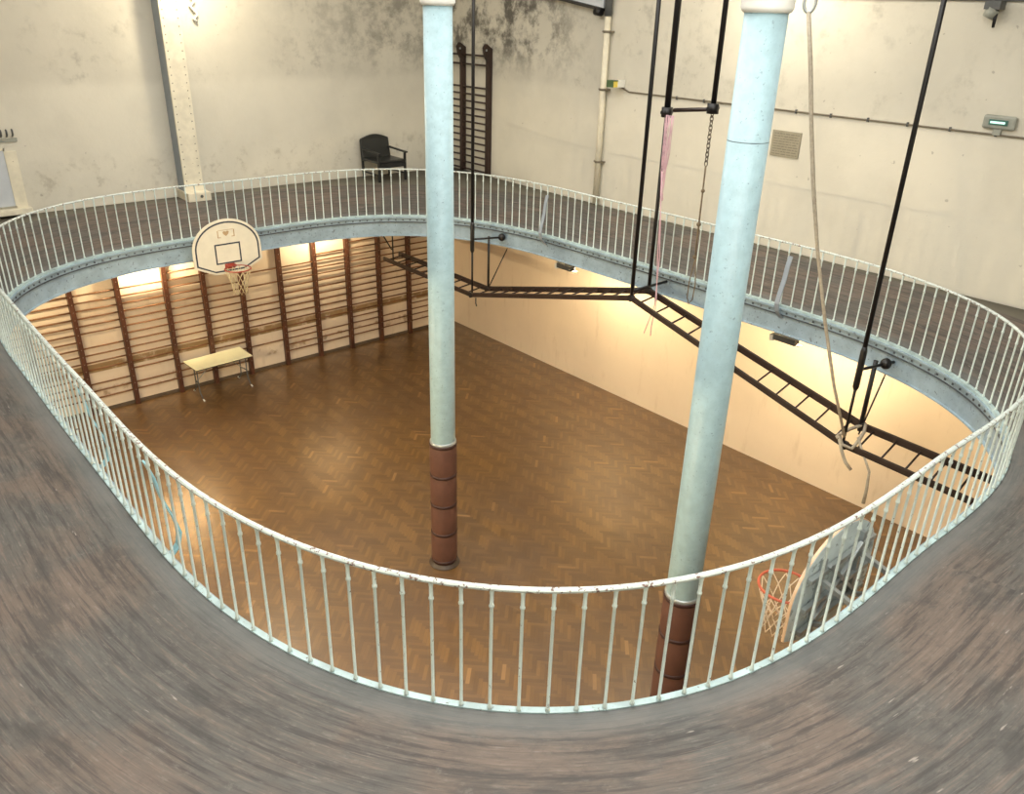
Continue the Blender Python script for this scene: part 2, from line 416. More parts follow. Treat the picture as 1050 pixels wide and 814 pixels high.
# underside
lo_ = [[b.verts.new(Vector((v.x, v.y, 3.80))) for v in (r[0], r[-1])] for r in rows]
for i in range(NS):
    j = (i+1) % NS
    b.faces.new((lo_[i][0], lo_[j][0], lo_[j][1], lo_[i][1]))
    b.faces.new((vr[i][0], vr[j][0], lo_[j][0], lo_[i][0])); b.faces.new((vr[i][-1], lo_[i][1], lo_[j][1], vr[j][-1]))
obj('track_deck', b, 'deck', track)
# girder: top flange, rivet strip, web, bottom lip
b = BM(); sweep(b, [(.10, 3.90), (-.055, 3.90), (-.055, 3.875), (-.02, 3.86), (-.02, 3.80), (.10, 3.80)])
g = obj('girder_flange', b, 'girder', track, label='stepped pale blue upper moulding of the girder')
b = BM(); sweep(b, [(.08, 3.80), (.0, 3.80), (.0, 3.52), (-.025, 3.515), (-.025, 3.497), (.08, 3.497)])
obj('girder', b, 'girder', track, label='pale blue curved girder web')
b = BM(); sweep(b, [(.02, 3.796), (-.024, 3.796), (-.024, 3.780), (.02, 3.780)])
for i in range(260):
    s = PER*i/260; p, n = oval(s); q = p-n*.021
    box(b, q.x-.012, q.x+.012, q.y-.012, q.y+.012, 3.822, 3.846)
obj('girder_seam', b, 'groove', track, label='dark seam with bolt heads under the moulding')

# ------------------------------------------------------------------ railing
railing = thing('railing', 'white chipped-paint iron railing following the inner edge of the oval track', 'railing', (OX, OY, ZT))
b = BM(); sweep(b, [(.016, 3.901), (.016, ZT), (-.03, ZT), (-.03, 3.901)]); obj('kerb', b, 'kerb', railing, label='pale blue kerb rail at the foot')
b = BM(); sweep(b, [(.017, ZT+HB), (.020, ZT+HB+.008), (.020, ZT+HB+.015), (.010, ZT+HB+.024), (-.010, ZT+HB+.024), (-.020, ZT+HB+.015), (-.020, ZT+HB+.008), (-.017, ZT+HB)])
obj('handrail', b, 'rail', railing)
NB = round(PER/.1752)
spots = []
for i in range(NB):
    s = -5.974+PER*i/NB; p, n = oval(s)
    d = Vector((p.x, p.y, ZT+.45))-CAM; z = d.dot(fwd)
    px = 525+FPX*d.dot(r2)/z if z > .1 else 1e9; py = 407-FPX*d.dot(u2)/z if z > .1 else 1e9
    vis = -20 < px < 1070 and -20 < py < 860
    spots.append((0 if vis else 1, z, p, s))
spots.sort(key=lambda q: q[:2])
def baluster_bm(bm, x=0, y=0, z=0):
    prof = [(.0155, 0), (.0155, .02), (.0102, .03), (.0102, .765), (.012, .77), (.0155, .777), (.0155, .788), (.012, .795), (.0115, .86), (.014, .885), (.016, .9)]
    lathe(bm, x, y, [(r, z+h) for r, h in prof], seg=8)
b = BM(); baluster_bm(b)
bal0 = obj('baluster', b, 'baluster', railing, world=False)
first = True
for q in spots[:100]:
    o = bal0 if first else bal0.copy()
    if not first: C.objects.link(o)
    first = False
    o.parent = railing; o.location = (q[2].x-OX, q[2].y-OY, 0)
b = BM()
for q in spots[100:]: baluster_bm(b, q[2].x, q[2].y, ZT)
o = obj('balusters', b, 'baluster', railing); o['kind'] = 'stuff'
# stays on the void side
def stay(y, left, mat):
    best = min((PER*i/2000 for i in range(2000)), key=lambda s: (oval(s)[0]-Vector((OX-5 if left else OX+5, y, 0))).length)
    p, n = oval(best); prof = [(-.02, .74), (-.06, .60), (-.09, .40), (-.15, .20), (-.18, .06), (-.15, -.06), (-.06, -.15), (-.0, -.2)]
    bm = BM(); td = Vector((-n.y, n.x, 0)); vv = []
    for o_, h in prof:
        c = p+n*o_; vv.append(Vector((c.x, c.y, ZT+h)))
    for a, c in zip(vv, vv[1:]): bar(bm, a, c+(c-a).normalized()*.008, .07, .014, upv=n)
    return obj('stay', bm, mat, railing, label='flat pale blue bracing stay on the inner side')
stay(-11.3, True, 'cyan'); stay(-9.55, True, 'cyan'); stay(-5.85, False, 'bluegrey'); stay(-11.0, False, 'bluegrey')

# ------------------------------------------------------------------ columns
def column(y, label):
    t = thing('iron_column', label, 'column', (-6.65, y, 0), 'iron columns on the court')
    x = -6.65
    b = BM(); lathe(b, x, y, [(.172, .02), (.172, 2.1), (.176, 2.12), (.170, 7.80)]); obj('shaft', b, 'column', t)
    b = BM(); lathe(b, x, y, [(.170, 7.79), (.19, 7.80), (.205, 7.83), (.20, 7.86), (.22, 7.93), (.25, 7.98), (.27, 8.02), (.27, 8.12), (.17, 8.16), (.165, CEIL-.01)], 32)
    obj('capital', b, 'white', t, label='white moulded capital and upper shaft')
    if y < -10: b = BM(); lathe(b, x, y, [(.168, 6.83), (.172, 6.83), (.172, 6.835), (.168, 6.835)]); obj('shaft_joint', b, 'groove', t)
    b = BM(); lathe(b, x, y, [(.177, 2.10), (.192, 2.11), (.192, 2.15), (.177, 2.16)]); obj('collar', b, 'steel', t)
    h = (2.10-.10)/4
    prof = [(.18, .04)]
    for k in range(4):
        z0 = .10+h*k
        prof += [(.190, z0+.02), (.197, z0+.05), (.199, z0+h/2), (.197, z0+h-.05), (.190, z0+h-.02)]
    prof += [(.18, 2.11)]
    b = BM(); lathe(b, x, y, prof); obj('padding', b, 'pad', t)
    b = BM()
    for k in range(5):
        z0 = .10+h*k-.0; lathe(b, x, y, [(.185, z0-.022), (.2, z0-.02), (.2, z0+.02), (.185, z0+.022)])
    obj('strap', b, 'padseam', t)
    b = BM(); lathe(b, x, y, [(.235, 0.001), (.235, .012), (.20, .02), (.195, .05), (.18, .055)]); obj('base_plate', b, 'base', t)
    return t
column(-8.60, 'round pale blue iron column with brown padding, seen whole to its foot, left of the two')
column(-12.95, 'round pale blue iron column, thicker-looking nearer one, its padding behind the near railing')

# ------------------------------------------------------------------ wall bars of the court
wb = thing('wall_bars', 'brown wooden climbing wall bars along the lower wall behind the table', 'wall bars', (-6, -.06, 0))
UX = [-1.48, -2.36, -3.23, -4.10, -4.98, -5.89, -6.73, -7.52, -8.46, -9.33, -10.2, -11.1]
UX2 = [-.6]+UX
b = BM(); box(b, -.045, .045, -.055, .055, 0, 3.3)
for k in range(16): box(b, -.007, .007, -.057, -.05, .34+.157*k-.007, .34+.157*k+.007)
up0 = obj('upright', b, 'barwood', wb, world=False); up0.data.materials.append(MT['screw'])
for f in up0.data.polygons[6:]: f.material_index = 1
for i, x in enumerate(UX2):
    o = up0 if i == 0 else up0.copy()
    if i: C.objects.link(o); o.parent = wb
    o.location = (x+6, .0, 0)
missing = {(-5.435): {14, 12, 10, 15, 0, 1}, (-4.54): {15, 14}, (-8.895): {8, 15}, (-7.99): {15, 2}, (-9.765): set(), (-6.31): {15, 13}}
rungs = []
for i in range(len(UX2)-1):
    xa, xb = UX2[i], UX2[i+1]; mid = (xa+xb)/2
    ms = next((v for k, v in missing.items() if abs(k-mid) < .1), {15} if random.random() < .5 else set())
    for k in range(16):
        if k in ms or (k == 3 and i % 2): continue
        rungs.append((xa-.045, xb+.045, .34+.157*k))
rungs.sort(key=lambda r: (not (-9.9 < (r[0]+r[1])/2 < -.9), r[0]))
def rung_mesh(bm, xa, xb, z, y=-.075): tube(bm, [(xa, y, z), (xb, y, z)], [.017, .017], 8)
proto = {}
for n_, (xa, xb, z) in enumerate(rungs[:100]):
    key = (round(xa, 2), round(xb, 2))
    if key not in proto:
        b = BM(); tube(b, [((xa-xb)/2, 0, 0), ((xb-xa)/2, 0, 0)], .017, 8); o = obj('rung', b, 'rung', wb, world=False); proto[key] = o
    else:
        o = proto[key].copy(); C.objects.link(o); o.parent = wb
    o.location = ((xa+xb)/2+6, -.015, z)
b = BM()
for xa, xb, z in rungs[100:]: rung_mesh(b, xa, xb, z)
o = obj('rungs', b, 'rung', wb); o['kind'] = 'stuff'

# upper wall bars on the right wall beside the corner
ub = thing('wall_bars', 'tall dark brown wall bars above the track in the far corner', 'wall bars', (-.06, -.9, 4.17))
for y in (-.52, -1.50):
    b = BM(); prism(b, [(-.01, y-.05, 4.17), (-.13, y-.05, 4.17), (-.13, y-.05, 6.72), (-.20, y-.05, 6.82), (-.24, y-.05, 7.0), (-.17, y-.05, 7.08), (-.08, y-.05, 7.02), (-.01, y-.05, 6.98)], (0, .1, 0))
    u = obj('upright', b, 'oldwood', ub, bevel=.006)
    b = BM(); box(b, -.215, -.17, y-.056, y+.056, 6.93, 6.97); obj('hook_pin', b, 'steel', u)
zs = [6.82, 6.62]+[6.12-.158*k for k in range(13)]
for z in zs:
    b = BM(); tube(b, [(-.09, -1.50, z), (-.09, -.03, z)], .021, 8); obj('rung', b, 'oldwood', ub)

# ------------------------------------------------------------------ basketball hoops
def hoop(cx, by, sgn, label, old, z0=3.13):
    """board in the plane y=by, facing sgn in y, lower edge at z0"""
    t = thing('basketball_hoop', label, 'basketball hoop', (cx, by, z0), 'basketball hoops over the ends of the court')
    def outline(k=1.0, s=0):
        pts = []
        hw = .63-s; pts = [(-.27, z0+s), (.27, z0+s), (hw, z0+.17+s*.6), (hw, z0+.46)]
        for i in range(1, 24):
            a = PI*i/24; pts.append((hw*math.cos(a), z0+.46+(.52-s)*math.sin(a)))
        pts += [(-hw, z0+.46), (-hw, z0+.17+s*.6)]
        return pts
    def slab(pts, y, th, hole=None):
        bm = BM()
        if hole is None: prism(bm, [(cx+a, y, c) for a, c in pts], (0, th, 0))
        else:
            n = len(pts); r_ = []
            for q in (pts, hole):
                for yy in (y, y+th): r_.append([bm.verts.new((cx+a, yy, c)) for a, c in q])
            for i in range(n):
                j = (i+1) % n
                bm.faces.new((r_[0][i], r_[0][j], r_[2][j], r_[2][i])); bm.faces.new((r_[1][i], r_[3][i], r_[3][j], r_[1][j]))
                bm.faces.new((r_[0][i], r_[1][i], r_[1][j], r_[0][j])); bm.faces.new((r_[2][i], r_[2][j], r_[3][j], r_[3][i]))
        return bm
    bd = obj('backboard', slab(outline(), by, -.03*sgn), 'board' if not old else 'boardback', t, label=None if not old else 'weathered grey back of the board')
    bdj = slab(outline(s=-.008), by-.004*sgn, -.022*sgn, outline(s=.006)); obj('board_edge', bdj, 'board' if not old else 'plank', t, label='cream rim round the board')
    obj('border_line', slab(outline(s=.035), by+.001*sgn, .003*sgn, outline(s=.062)), 'navy', bd)
    sq = [(-.24, z0+.18), (.24, z0+.18), (.24, z0+.55), (-.24, z0+.55)]; sq2 = [(-.215, z0+.205), (.215, z0+.205), (.215, z0+.525), (-.215, z0+.525)]
    obj('target_square', slab(sq, by+.001*sgn, .003*sgn, sq2), 'navy', bd)
    # faded emblem: two square brackets around a small shield
    bm = BM()
    for s_ in (-1, 1):
        a = s_*.15; y_ = by+.002*sgn
        box(bm, cx+a-.008, cx+a+.008, y_-.002, y_+.002, z0+.66, z0+.79)
        box(bm, cx+min(a, a-s_*.05), cx+max(a, a-s_*.05), y_-.002, y_+.002, z0+.66, z0+.672)
    box(bm, cx-.14, cx+.14, by, by+.003*sgn, z0+.79, z0+.797)
    prism(bm, [(cx+a, by+.001*sgn, z0+c) for a, c in ((0, .68), (.045, .72), (.06, .76), (.03, .775), (0, .76), (-.03, .775), (-.06, .76), (-.045, .72))], (0, .003*sgn, 0))
    obj('emblem', bm, 'tan', bd, label='faded tan emblem')
    zr = z0+.16; R = .225; cy = by+sgn*(R+.13)
    bm = BM(); tube(bm, ring_pts((cx, cy, zr), R, 36), .010 if not old else .012, 8, closed=True)
    bar(bm, (cx-.07, cy-sgn*R*.93, zr), (cx-.07, by+.004*sgn, zr), .02, .02); bar(bm, (cx+.07, cy-sgn*R*.93, zr), (cx+.07, by+.004*sgn, zr), .02, .02)
    box(bm, cx-.09, cx+.09, min(by, by+.012*sgn), max(by, by+.012*sgn), zr-.08, zr+.015)
    prism(bm, [(cx-.1, by+.012*sgn, zr-.07), (cx+.1, by+.012*sgn, zr-.07), (cx+.07, by+.13*sgn, zr-.012), (cx-.07, by+.13*sgn, zr-.012)], (0, 0, .008))
    rim = obj('rim', bm, 'orange' if old else 'red', t, label='orange-red hoop ring')
    for k in range(12):
        a = 2*PI*k/12; c = Vector((cx+R*math.cos(a), cy+R*math.sin(a), zr-.012))
        bm = BM(); tube(bm, ring_pts(c, .012, 8, 'y'), .003, 5, closed=True); obj('net_hook', bm, 'red', rim)
    # knotted net
    bm = BM(); lv = [(R, zr-.02), (.19, zr-.12), (.155, zr-.22), (.135, zr-.31), (.125, zr-.39), (.13, zr-.46)]
    for k in range(12):
        for sd in (-1, 1):
            pts = []
            for i, (r_, z_) in enumerate(lv):
                a = 2*PI*(k+sd*.5*(i))/12
                pts.append((cx+r_*math.cos(a), cy+r_*math.sin(a), z_))
            tube(bm, pts, .0045 if not old else .005, 5)
    obj('net', bm, 'net' if old else 'netold', t)
    # steel bracket frame back to the girder
    pb = by-sgn*.03
    bm = BM()
    for s_ in (-1, 1):
        bar(bm, (cx+s_*.3, pb-.02*sgn, z0+.12), (cx+s_*.3, pb-.02*sgn, z0+.82), .04, .04, upv=(0, 1, 0))
    for z_ in (z0+.2, z0+.42, z0+.7): bar(bm, (cx-.5, pb-.03*sgn, z_), (cx+.5, pb-.03*sgn, z_), .04, .04)
    for s_ in (-1, 1):
        s0 = PER/2 if sgn < 0 else 0
        best = min((s0+(i-100)*.02 for i in range(201)), key=lambda s: abs(oval(s)[0].x-(cx+s_*.3)))
        p, n = oval(best); end = p-n*.02
        bar(bm, (cx+s_*.3, pb-.04*sgn, z0+.62), (end.x, end.y, 3.72), .04, .04)
        bar(bm, (cx+s_*.3, pb-.04*sgn, z0+.2), (end.x, end.y, 3.56), .035, .035)
        if old: bar(bm, (cx+s_*.3, pb-.04*sgn, z0+.25), (cx-s_*.25, pb-.05*sgn, z0+.75), .03, .03)
    obj('bracket', bm, 'steel', t)
    return t
hoop(-7.13, -2.70, -1, 'basketball hoop with cream fan-shaped board facing the court, at the far bend above the table', False, z0=3.285)
hoop(-7.20, -14.68, 1, 'basketball hoop seen from behind its grey board, beyond the near railing on the right', True, z0=3.19)

# ------------------------------------------------------------------ folding table
tb = thing('folding_table', 'folding table with pale yellow top standing before the wall bars', 'table', (-6.79, -.45, 0))
b = BM(); P4 = [(-7.445, -.20), (-6.14, -.125), (-6.13, -.78), (-7.41, -.84)]
prism(b, [(x, y, .735) for x, y in P4], (0, 0, .018)); obj('table_top', b, 'tabletop', tb, bevel=.004)
b = BM()
cc = Vector((-6.78, -.46, 0))
prism(b, [tuple(cc+(Vector((x, y, 0))-cc)*.985+Vector((0, 0, .712))) for x, y in P4], (0, 0, .022)); obj('apron', b, 'tabedge', tb)
for nm, xa, ya, xb, yb in (('l', -7.30, -.22, -7.33, -.80), ('r', -6.24, -.13, -6.20, -.70)):
    for (x, y), s_ in (((xa, ya), 1), ((xb, yb), -1)):
        b = BM(); yi = y-s_*.16
        tube(b, [(x, yi, .71), (x, yi-s_*.01, .30), (x, yi+s_*.02, .14), (x, y-s_*.02, .035), (x, y+s_*.02, .02)], .013, 8)
        lg = obj('leg', b, 'greyd', tb)
        b = BM(); tube(b, [(x, y-s_*.02, .028), (x, y+s_*.05, .018)], .017, 8); obj('foot_cap', b, 'white', lg)
    b = BM(); tube(b, [(xa, ya-.15, .34), (xb, yb+.15, .34)], .011, 8); obj('stretcher', b, 'greyd', tb)
b = BM(); tube(b, [(-7.32, -.5, .34), (-6.9, -.47, .705)], .009, 6); tube(b, [(-6.22, -.42, .34), (-6.6, -.44, .705)], .009, 6); obj('folding_brace', b, 'steel', tb)

# ------------------------------------------------------------------ zigzag ladder
lad = thing('suspended_ladder', 'long dark zigzag climbing ladder hung beside the right side of the track', 'ladder', (-2.4, -8.5, 2.3))
XN, XF = -3.0, -2.58
NODE = [(-1.35, 2.56), (-4.60, 2.555), (-8.79, 3.615), (-12.72, 2.61), (-15.0, 2.53)]
NODEF = [(-1.35, 2.61), (-4.60, 2.605), (-8.79, 3.66), (-12.72, 2.76), (-15.0, 2.69)]
for x in (XN, XF):
    nd = NODE if x == XN else NODEF
    for (ya, za), (yb, zb) in zip(nd, nd[1:]):
        b = BM(); bar(b, (x, ya, za), (x, yb, zb), .045, .085 if x == XN else .10); obj('rail', b, 'darkwood', lad, bevel=.006)
        if x == XF and ya > -12:
            pass
for q in range(4):
    (ya, za), (yb, zb) = NODE[q], NODE[q+1]; wa, wb_ = NODEF[q][1], NODEF[q+1][1]
    n = int(math.hypot(yb-ya, zb-za)/.325)
    for k in range(n):
        f = (k+.5)/n
        if q == 2 and k == 6: continue
        y = ya+(yb-ya)*f
        b = BM(); tube(b, [(XN-.01, y, za+(zb-za)*f), (XF+.01, y, wa+(wb_-wa)*f)], .015, 6); obj('rung', b, 'darkwood', lad)
# stiffening plates, hinges
for q in (1, 2, 3):
    for x, (y, z) in ((XN, NODE[q]), (XF, NODEF[q])):
        b = BM(); tube(b, [(x-.035, y, z), (x+.035, y, z)], .055, 14); obj('hinge', b, 'black', lad)
b = BM(); prism(b, [(-2.5, -9.4, 3.43), (-2.5, -10.2, 3.36), (-2.5, -10.7, 3.12), (-2.5, -10.1, 3.24)], (.012, 0, 0)); obj('gusset', b, 'black', lad)
def rod(x, y, z0, z1, r, lower=None):
    bm = BM()
    if lower: tube(bm, [(x, y, z0), (x, y, lower)], r*.62, 8); tube(bm, [(x, y, lower-.25), (x, y, lower-.2), (x, y, lower+.3), (x, y, lower+.36)], [r*.7, r*1.35, r*1.35, r], 10); tube(bm, [(x, y, lower), (x, y, z1)], r, 8)
    else: tube(bm, [(x, y, z0), (x, y, z1)], r, 8)
    return obj('hanger_rod', bm, 'black', lad)
rod(XN, -4.63, 2.57, CEIL, .032, 3.68); rod(XN, -8.79, 3.625, CEIL, .032); rod(XN, -12.69, 2.62, CEIL, .031, 3.66)
rod(XF, -4.63, 2.57, 3.70, .024); rod(XF, -8.79, 3.625, 6.46, .03); rod(XF, -12.69, 2.68, 3.72, .032)
for y, xe, ye in ((-4.63, -2.42, -4.84), (-12.69, -2.52, -12.80)):
    b = BM(); tube(b, [(XN, y, 3.70), (xe, ye, 3.70)], .02, 8); ball(b, (xe, ye, 3.70), .075)
    e_ = min((oval(PER*i/2000)[0] for i in range(2000)), key=lambda q: (q-Vector((xe, ye, 0))).length); tube(b, [(xe, ye, 3.70), (e_.x, e_.y, 3.70)], .02, 8)
    obj('side_arm', b, 'black', lad)
    b = BM(); tube(b, [(XF, y, 2.62), (-1.7, y+.1, 3.8)], .012, 6); obj('brace', b, 'black', lad)
b = BM(); tube(b, [(XN, -8.80, 3.74), (-2.15, -8.80, 3.74)], .024, 8); obj('side_arm', b, 'black', lad)
b = BM(); tube(b, [(XN, -2.2, 2.37), (XN, -2.2, 3.1), (-2.3, -2.0, 3.4)], .014, 6); tube(b, [(XN, -2.25, 2.5), (XN, -1.3, 3.0)], .014, 6)
b.free()
# hangers at the far end of the ladder
b = BM(); tube(b, [(XN, -1.75, 2.58), (XN, -1.75, 3.25), (XN+.2, -1.5, 3.79)], .016, 6); obj('hanger_rod', b, 'black', lad)
b = BM(); tube(b, [(XN, -1.7, 2.85), (XN, -1.1, 3.3)], .016, 6); obj('brace', b, 'black', lad)
b = BM(); tube(b, [(-3.0, -4.75, 2.53), (-3.0, -4.75, 2.42), (-3.0, -4.78, 2.36)], .012, 6); obj('hook', b, 'black', lad)

# ------------------------------------------------------------------ trapeze pipes with chain and rope
tr = thing('trapeze_frame', 'pair of black hanging pipes joined by a crossbar, in front of the right wall', 'trapeze', (-2.2, -9.100, 6.4))
b = BM(); tube(b, [(XF, -8.790, 6.42), (XF, -8.790, CEIL)], .048, 10); obj('pipe', b, 'black', tr, label='thicker double pipe')
b = BM(); tube(b, [(XF, -9.610, 6.58), (XF, -9.600, CEIL)], .038, 10); obj('pipe', b, 'black', tr)
for y, z in ((-8.790, 6.45), (-9.610, 6.58)):
    b = BM(); tube(b, [(XF, y, z-.07), (XF, y, z+.07)], .085, 12); tube(b, [(XF-.12, y, z), (XF+.12, y, z)], .03, 8); obj('clamp', b, 'black', tr)
b = BM(); tube(b, [(XF, -8.920, 6.49), (XF, -9.610, 6.57)], .03, 8); obj('crossbar', b, 'darkwood', tr)
b = BM(); z = 6.50
for k in range(12):
    zz = z-k*.062; ax = 'x' if k % 2 else 'y'
    pts = [p+Vector((0, 0, (p.z-zz)*.6)) for p in ring_pts((XF, -9.610, zz), .027, 10, ax)]
    tube(b, pts, .008, 5, closed=True)
obj('chain', b, 'chain', tr)
hr = thing('knotted_rope', 'thin brown knotted rope hanging from a chain, looped at its lower end', 'rope', (XF, -9.610, 5.78))
b = BM()
tube(b, [(XF, -9.610, 5.78), (XF, -9.615, 5.1), (XF, -9.620, 4.6), (XF-.0, -9.630, 4.4)], .014, 6)
tube(b, [(XF, -9.630, 4.4), (XF, -9.570, 4.0), (XF, -9.570, 3.75), (XF, -9.610, 3.66), (XF, -9.670, 3.75), (XF, -9.690, 4.0), (XF, -9.640, 4.4)], .010, 6)
obj('cord', b, 'brownrope', hr)
for zz, r in ((5.42, .03), (4.92, .035), (4.42, .035)):
    b = BM(); ball(b, (XF, -9.615, zz), r, 8); obj('knot', b, 'brownrope', hr)
# pink cord wad
pc = thing('skipping_ropes', 'tangle of thin pink cords draped over the black pipe clamp', 'rope', (XF, -8.700, 6.3))
for q in range(7):
    b = BM(); ox = random.uniform(-.03, .05); pts = []; zb = 5.35+random.uniform(-.25, .3)
    n = 14
    for k in range(n+1):
        f = k/n; z_ = 6.42+(zb-6.42)*math.sin(PI*f) if f > 0 else 6.42
        pts.append((XF-.07, -8.820-.05-.09*f+random.uniform(-.025, .025)+ox, z_))
    tube(b, pts, .006, 5); obj('cord', b, 'pink', pc)
b = BM(); tube(b, [(XF-.07, -8.880, 5.6), (XF-.07, -8.920, 5.0), (XF-.10, -8.980, 4.3), (XF-.12, -9.070, 3.5), (XF-.25, -9.120, 3.2), (XF-.3, -9.160, 3.05)], .009, 5)
tube(b, [(XF-.07, -8.860, 5.6), (XF-.1, -9.020, 4.3), (XF-.12, -9.040, 3.5), (XF-.3, -9.020, 3.05)], .008, 5); obj('cord', b, 'pink', pc)

# ------------------------------------------------------------------ climbing rope tied to the ladder
def unproj_x(px, py, x):
    d = fwd+r2*((px-525)/FPX)-u2*((py-407)/FPX); t = (x-CAM.x)/d.x; return CAM+d*t
cr = thing('climbing_rope', 'thick pale hemp rope hung from the roof, pulled aside and knotted to the ladder', 'rope', (-3.6, -11.5, 8))
cp = [(829, 12, -3.6), (831, 60, -3.55), (832, 130, -3.5), (834, 190, -3.42), (838, 255, -3.35), (846, 330, -3.25), (855, 395, -3.15), (866, 448, -3.06)]
b = BM(); tube(b, [unproj_x(*q) for q in cp], [.025]*4+[.022]*2+[.02, .018], 10); obj('cord', b, 'rope', cr)
b = BM(); tp = unproj_x(829, 12, -3.6)
tube(b, [p for p in [tp+Vector((.03*math.sin(a), -.055*math.sin(a)*1.0, .10+.11*math.cos(a)*-1)) for a in (2*PI*k/14 for k in range(14))]], .02, 6, closed=True); tube(b, [tp+Vector((0, 0, .17)), Vector((tp.x, tp.y, CEIL))], .02, 8); obj('eye', b, 'steel', cr)
kn = Vector((-3.04, -12.72, 2.71))
b = BM(); tube(b, [kn+Vector(v) for v in ((-.02, .08, .05), (-.05, .0, -.06), (.0, -.12, -.09), (.12, -.14, .02), (.3, -.1, .06), (.45, -.04, .09), (.42, .05, .04), (.2, .04, .08), (.0, .06, .07), (-.05, .1, .0))], .024, 8, closed=True); obj('knot', b, 'rope', cr)
b = BM(); tube(b, [kn+Vector(v) for v in ((-.05, .05, .0), (-.06, -.02, -.15), (-.06, -.10, -.28), (-.06, -.20, -.36))], .022, 8); tube(b, [kn+Vector(v) for v in ((.1, -.12, .05), (-.02, -.42, -.3), (-.04, -.45, -.55), (-.06, -.46, -.75))], [.016, .016, .02, .024], 8); obj('tail', b, 'rope', cr)

# ------------------------------------------------------------------ fittings of the upper walls
# riveted steel stanchion on the left wall
st = thing('steel_stanchion', 'riveted cream steel stanchion against the left wall above the hoop', 'column', (-6.75, -.2, 4.17))
b = BM(); box(b, -6.93, -6.56, -.40, -.36, 4.18, CEIL-.01); obj('front_plate', b, 'cream', st)
b = BM(); box(b, -6.92, -6.90, -.36, -.004, 4.18, CEIL-.01); box(b, -6.59, -6.57, -.36, -.004, 4.18, CEIL-.01); obj('side_plate', b, 'bluegrey', st, label='blue-grey side plate')
b = BM()
for k in range(42):
    for x in (-6.88, -6.61):
        bmesh.ops.create_icosphere(b, subdivisions=1, radius=.012, matrix=Matrix.Translation((x, -.40, 4.55+.14*k)))
obj('rivets', b, 'plaqueln', st)['kind'] = 'stuff'
b = BM(); box(b, -6.96, -6.50, -.60, -.004, 4.17, 4.34); obj('foot', b, 'cream', st, bevel=.01)
b = BM(); tube(b, [(-6.7, -.62, 4.27), (-6.7, -.63, 4.27)], .03, 10); obj('foot_bolt', b, 'greyd', st)
# rainwater pipe on the right wall
pp = thing('downpipe', 'cream vertical pipe with clamps on the right wall', 'pipe', (-.1, -5.12, 4.1))
b = BM(); tube(b, [(-.09, -5.12, 4.16), (-.09, -5.12, 7.78)], .062, 14); obj('pipe', b, 'cream', pp)
b = BM(); tube(b, [(-.09, -5.12, 7.72), (-.09, -5.12, 8.2), (-.09, -5.0, CEIL-.02)], .075, 14); obj('pipe', b, 'greyd', pp, label='dark grey upper length of the pipe')
for z in (5.0, 6.4, 7.45):
    b = BM(); tube(b, [(-.09, -5.12, z-.02), (-.09, -5.12, z+.02)], .078, 14); box(b, -.10, -.001, -5.24, -5.0, z-.015, z+.015); obj('clamp', b, 'plaqueln', pp)
# sloping duct high in the corner, meeting the pipe
du = thing('sloping_gutter', 'dark-edged bluish sloping gutter board at the top beside the cream pipe', 'gutter', (-.1, -4, 7.9))
b = BM(); prism(b, [(-.012, -3.2, 8.13), (-.012, -5.0, 7.86), (-.012, -5.0, 8.6), (-.012, -3.2, 8.8)], (-.1, 0, 0)); obj('board', b, 'panel', du)
b = BM(); bar(b, (-.1, -2.6, 8.19), (-.1, -4.98, 7.83), .12, .05); obj('edge_strip', b, 'black', du)
b = BM(); tube(b, [(-.14, -4.82, 7.80), (-.14, -4.98, 7.78)], .07, 12); obj('end_knob', b, 'black', du)
# wall conduit
b = BM(); tube(b, [(-.02, -5.55, 6.46), (-.02, -5.75, 6.40), (-.02, -12.75, 6.385), (-.02, -17.3, 6.36)], .014, 6)
cdt = thing('conduit', 'thin grey cable conduit running along the right wall below the exit light', 'conduit', (-.02, -9, 6.38)); obj('pipe', b, 'plaqueln', cdt)
for k in range(11):
    y = -6.3-.62*k; b = BM(); box(b, -.036, -.001, y-.012, y+.012, 6.36, 6.42); obj('clip', b, 'greyd', cdt)
b = BM(); tube(b, [(-.03, -8.0, 8.09), (-.03, -17.3, 8.02)], .02, 6); tag(obj('conduit', b, 'greyd'), 'thin dark conduit at the top of the right wall, carrying the spotlight', 'conduit')
# plaque
pq = thing('plaque', 'rectangular bronze-grey lettered plaque on the right wall beside the near column', 'plaque', (0, -9.3, 5.65))
b = BM(); box(b, -.022, -.001, -9.57, -9.03, 5.655, 6.07); obj('plate', b, 'plaque', pq, bevel=.004)
b = BM()
for k in range(9):
    y = -9.07
    while y > -9.52:
        wd = random.uniform(.03, .09); e = max(y-wd, -9.54); box(b, -.0235, -.021, e, y, 6.015-.041*k, 6.028-.041*k); y = e-.014
obj('lettering', b, 'plaqueln', pq)
# exit light
el = thing('exit_light', 'small oblong emergency exit light with pale green bar, at right on the wall', 'exit light', (-.05, -12.5, 6.45))
b = BM(); box(b, -.07, -.001, -12.73, -12.30, 6.46, 6.64); obj('housing', b, 'grey', el, bevel=.03)
b = BM(); box(b, -.08, -.068, -12.635, -12.39, 6.515, 6.585); obj('window', b, 'teal', el, label='dark green window')
b = BM(); box(b, -.085, -.079, -12.60, -12.41, 6.535, 6.563); obj('lit_bar', b, 'signglow', el)
b = BM(); box(b, -.05, -.001, -12.56, -12.46, 6.38, 6.47); obj('junction_box', b, 'grey', el)
